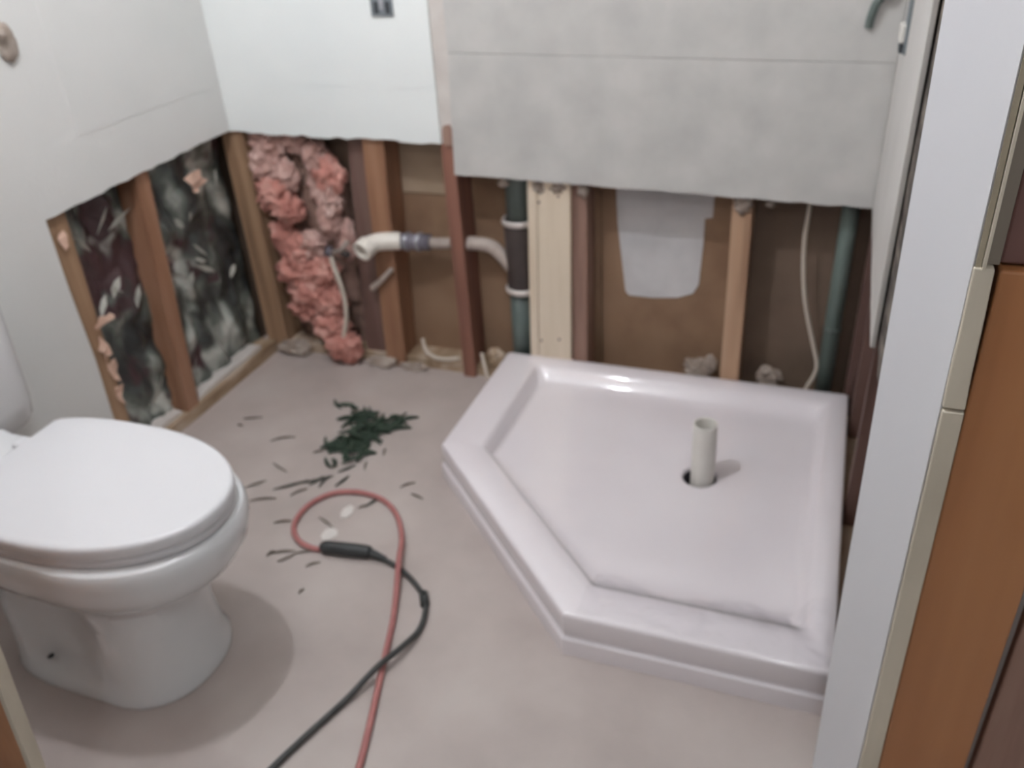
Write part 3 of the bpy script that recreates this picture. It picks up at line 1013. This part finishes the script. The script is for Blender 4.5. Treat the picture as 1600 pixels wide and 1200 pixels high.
# ================================================================== CORDS
RED = [(-0.762, -1.361), (-0.768, -1.318), (-0.795, -1.223), (-0.835, -1.093), (-0.871, -0.979), (-0.924, -0.843), (-0.963, -0.754), (-1.012, -0.683), (-1.069, -0.64), (-1.127, -0.627), (-1.174, -0.632), (-1.217, -0.655), (-1.245, -0.703), (-1.248, -0.758), (-1.231, -0.802), (-1.197, -0.833), (-1.154, -0.846), (-1.119, -0.843)]
BLK = [(-1.014, -0.828), (-0.988, -0.829), (-0.931, -0.845), (-0.876, -0.876), (-0.832, -0.913), (-0.81, -0.951), (-0.8, -1.004), (-0.809, -1.06), (-0.831, -1.129), (-0.86, -1.205), (-0.891, -1.293), (-0.915, -1.372), (-0.926, -1.414)]
rc = empty('extension_cord', (-1.0, -.8, 0))
tag(rc, 'faded red extension cord looping across the floor', 'cord')
pts = []
for x, y in [(-.75, -1.5), (-.735, -1.75)][::-1] + RED:
    d = math.hypot(x + .925, y + .84)
    d2 = math.hypot(x + .83, y + 1.11)
    z = .0075 + .019 * math.exp(-(d / .07) ** 2)
    pts.append((x, y, z))
obj('cable', tube(catmull(pts, 10), .0066, 12), M['cord_red'], rc, True)
bc = empty('power_cord', (-.9, -1.0, 0))
tag(bc, 'black power cord with thick plug joined to the red cord', 'cord')
pts = []
for x, y in BLK + [(-.93, -1.55), (-.92, -1.75)]:
    d2 = math.hypot(x + .825, y + 1.11)
    z = .0072 + .019 * math.exp(-(d2 / .07) ** 2)
    pts.append((x, y, z))
obj('cable', tube(catmull(pts, 10), .0062, 12), M['cord_blk'], bc, True)
P = [(-1.128, -.8445, .0155), (-1.105, -.841, .016), (-1.06, -.835, .016), (-1.02, -.829, .015), (-.998, -.828, .0115), (-.965, -.833, .009)]
prof = [(0, .010), (.08, .0155), (.45, .0165), (.68, .0155), (.73, .011), (.88, .009), (1, .0068)]


def prf(u):
    for (a, ra), (b, rb) in zip(prof, prof[1:]):
        if a <= u <= b:
            return ra + (rb - ra) * (u - a) / (b - a)
    return prof[-1][1]


obj('plug', tube(catmull(P, 6), .015, 16, rfun=prf), M['plug_blk'], bc, True)
obj('collar', tube([(-.836, -.905, .009), (-.826, -.922, .009), (-.818, -.936, .009)], .010, 14), M['plug_blk'], bc, True)

# ================================================================== CLIPPINGS
rnd = random.Random(4)


def sliver(L, w, bend, seed):
    """a thin curled clipping lying along x"""
    r = random.Random(seed)
    bm = bmesh.new()
    k = 5
    pts = [(L * (i / k - .5), bend * math.sin(PI * i / k) * L, w * .5 + .003 * math.sin(PI * i / k)) for i in range(k + 1)]
    add_tube(bm, pts, w, 5, rfun=lambda u: w * (.35 + .75 * math.sin(PI * min(.96, max(.06, u)))))
    me = bpy.data.meshes.new('clipping')
    bm.to_mesh(me)
    bm.free()
    return me


shapes = [sliver(1.0 * l, w, b, i) for i, (l, w, b) in enumerate(((.058, .0052, .1), (.048, .0062, -.12), (.066, .0046, .06), (.040, .0068, .16)))]
mgreen = []
for me in shapes:
    me.materials.append(M['green'])
PILE = [(-1.386, -0.285), (-1.344, -0.32), (-1.314, -0.329), (-1.276, -0.36), (-1.256, -0.341), (-1.255, -0.38), (-1.228, -0.333), (-1.207, -0.327), (-1.183, -0.301), (-1.213, -0.274), (-1.272, -0.424), (-1.277, -0.451), (-1.3, -0.464), (-1.329, -0.449), (-1.244, -0.457), (-1.259, -0.483), (-1.257, -0.414), (-1.224, -0.42), (-1.237, -0.487), (-1.304, -0.309)]
cnt = [2, 5, 9, 9, 8, 8, 5, 4, 3, 2, 8, 9, 6, 4, 6, 5, 8, 5, 4, 7]
for (px, py), k in zip(PILE, cnt):
    for j in range(k):
        o = bpy.data.objects.new('clipping', shapes[rnd.randrange(4)])
        C.objects.link(o)
        o.location = (px + rnd.gauss(0, .019), py + rnd.gauss(0, .019), .0015 + .0035 * (j if k > 3 else 0) * rnd.random())
        o.rotation_euler = (0, rnd.uniform(-.15, .15) if k > 4 else 0, rnd.uniform(0, PI))
        tag(o, 'dark green leafy clipping heaped with others on the floor', 'clipping', 'dark green clippings in the heap')
SEG = [(-1.509, -0.482, -1.455, -0.448), (-1.441, -0.573, -1.385, -0.596), (-1.452, -0.684, -1.418, -0.646), (-1.373, -0.67, -1.31, -0.615), (-1.317, -0.681, -1.291, -0.646), (-1.314, -0.625, -1.262, -0.582), (-1.407, -0.729, -1.35, -0.704), (-1.293, -0.628, -1.278, -0.587), (-1.262, -0.63, -1.253, -0.58), (-1.247, -0.558, -1.219, -0.52), (-1.34, -0.484, -1.361, -0.499), (-1.056, -0.572, -1.03, -0.545), (-1.017, -0.591, -0.982, -0.6), (-1.107, -0.667, -1.09, -0.63), (-1.122, -0.679, -1.105, -0.661), (-1.184, -0.531, -1.195, -0.496), (-1.296, -0.787, -1.261, -0.769), (-1.654, -0.438, -1.635, -0.439), (-1.656, -0.403, -1.607, -0.383), (-1.24, -0.885, -1.193, -0.862), (-1.21, -0.903, -1.185, -0.869), (-1.188, -0.87, -1.136, -0.841), (-1.138, -0.9, -1.113, -0.879), (-1.165, -0.457, -1.175, -0.429), (-1.106, -0.979, -1.102, -0.965), (-1.197, -0.739, -1.147, -0.762), (-1.224, -0.614, -1.212, -0.568), (-1.245, -0.896, -1.237, -0.875)]
DK = {3, 5, 7, 8, 9, 13, 26}
for i, (x0, y0, x1, y1) in enumerate(SEG):
    L = math.hypot(x1 - x0, y1 - y0)
    me = sliver(L * 1.1, .0034 if i in DK else .0026, rnd.uniform(-.12, .12), 100 + i)
    me.materials.append(M['twig_dk'] if i in DK else M['twig'])
    o = bpy.data.objects.new('twig', me)
    C.objects.link(o)
    o.location = ((x0 + x1) / 2, (y0 + y1) / 2, 0.0008)
    o.rotation_euler = (0, 0, math.atan2(y1 - y0, x1 - x0))
    if i in DK:
        tag(o, 'dark slender clipping scattered between the green heap and red cord', 'clipping', 'dark scattered clippings')
    else:
        tag(o, 'thin grey brown clipping scattered loose on the floor', 'clipping', 'grey brown scattered clippings')
# small bright scraps inside the cord loop
for i, (x, y, s, lb) in enumerate(((-1.142, -.786, .022, 'small white paper scrap beside the black plug'), (-1.143, -.70, .02, 'small white paper scrap inside the red cord loop'))):
    r = random.Random(70 + i)
    pts = [(x + s * (1 + .4 * r.random()) * math.cos(a) * .7, y + s * (1 + .4 * r.random()) * math.sin(a)) for a in [2 * PI * k / 7 for k in range(7)]]
    o = obj('paper_scrap', sheet(pts, 'z', .0006, .003), M['scrap'])
    tag(o, lb, 'scrap')
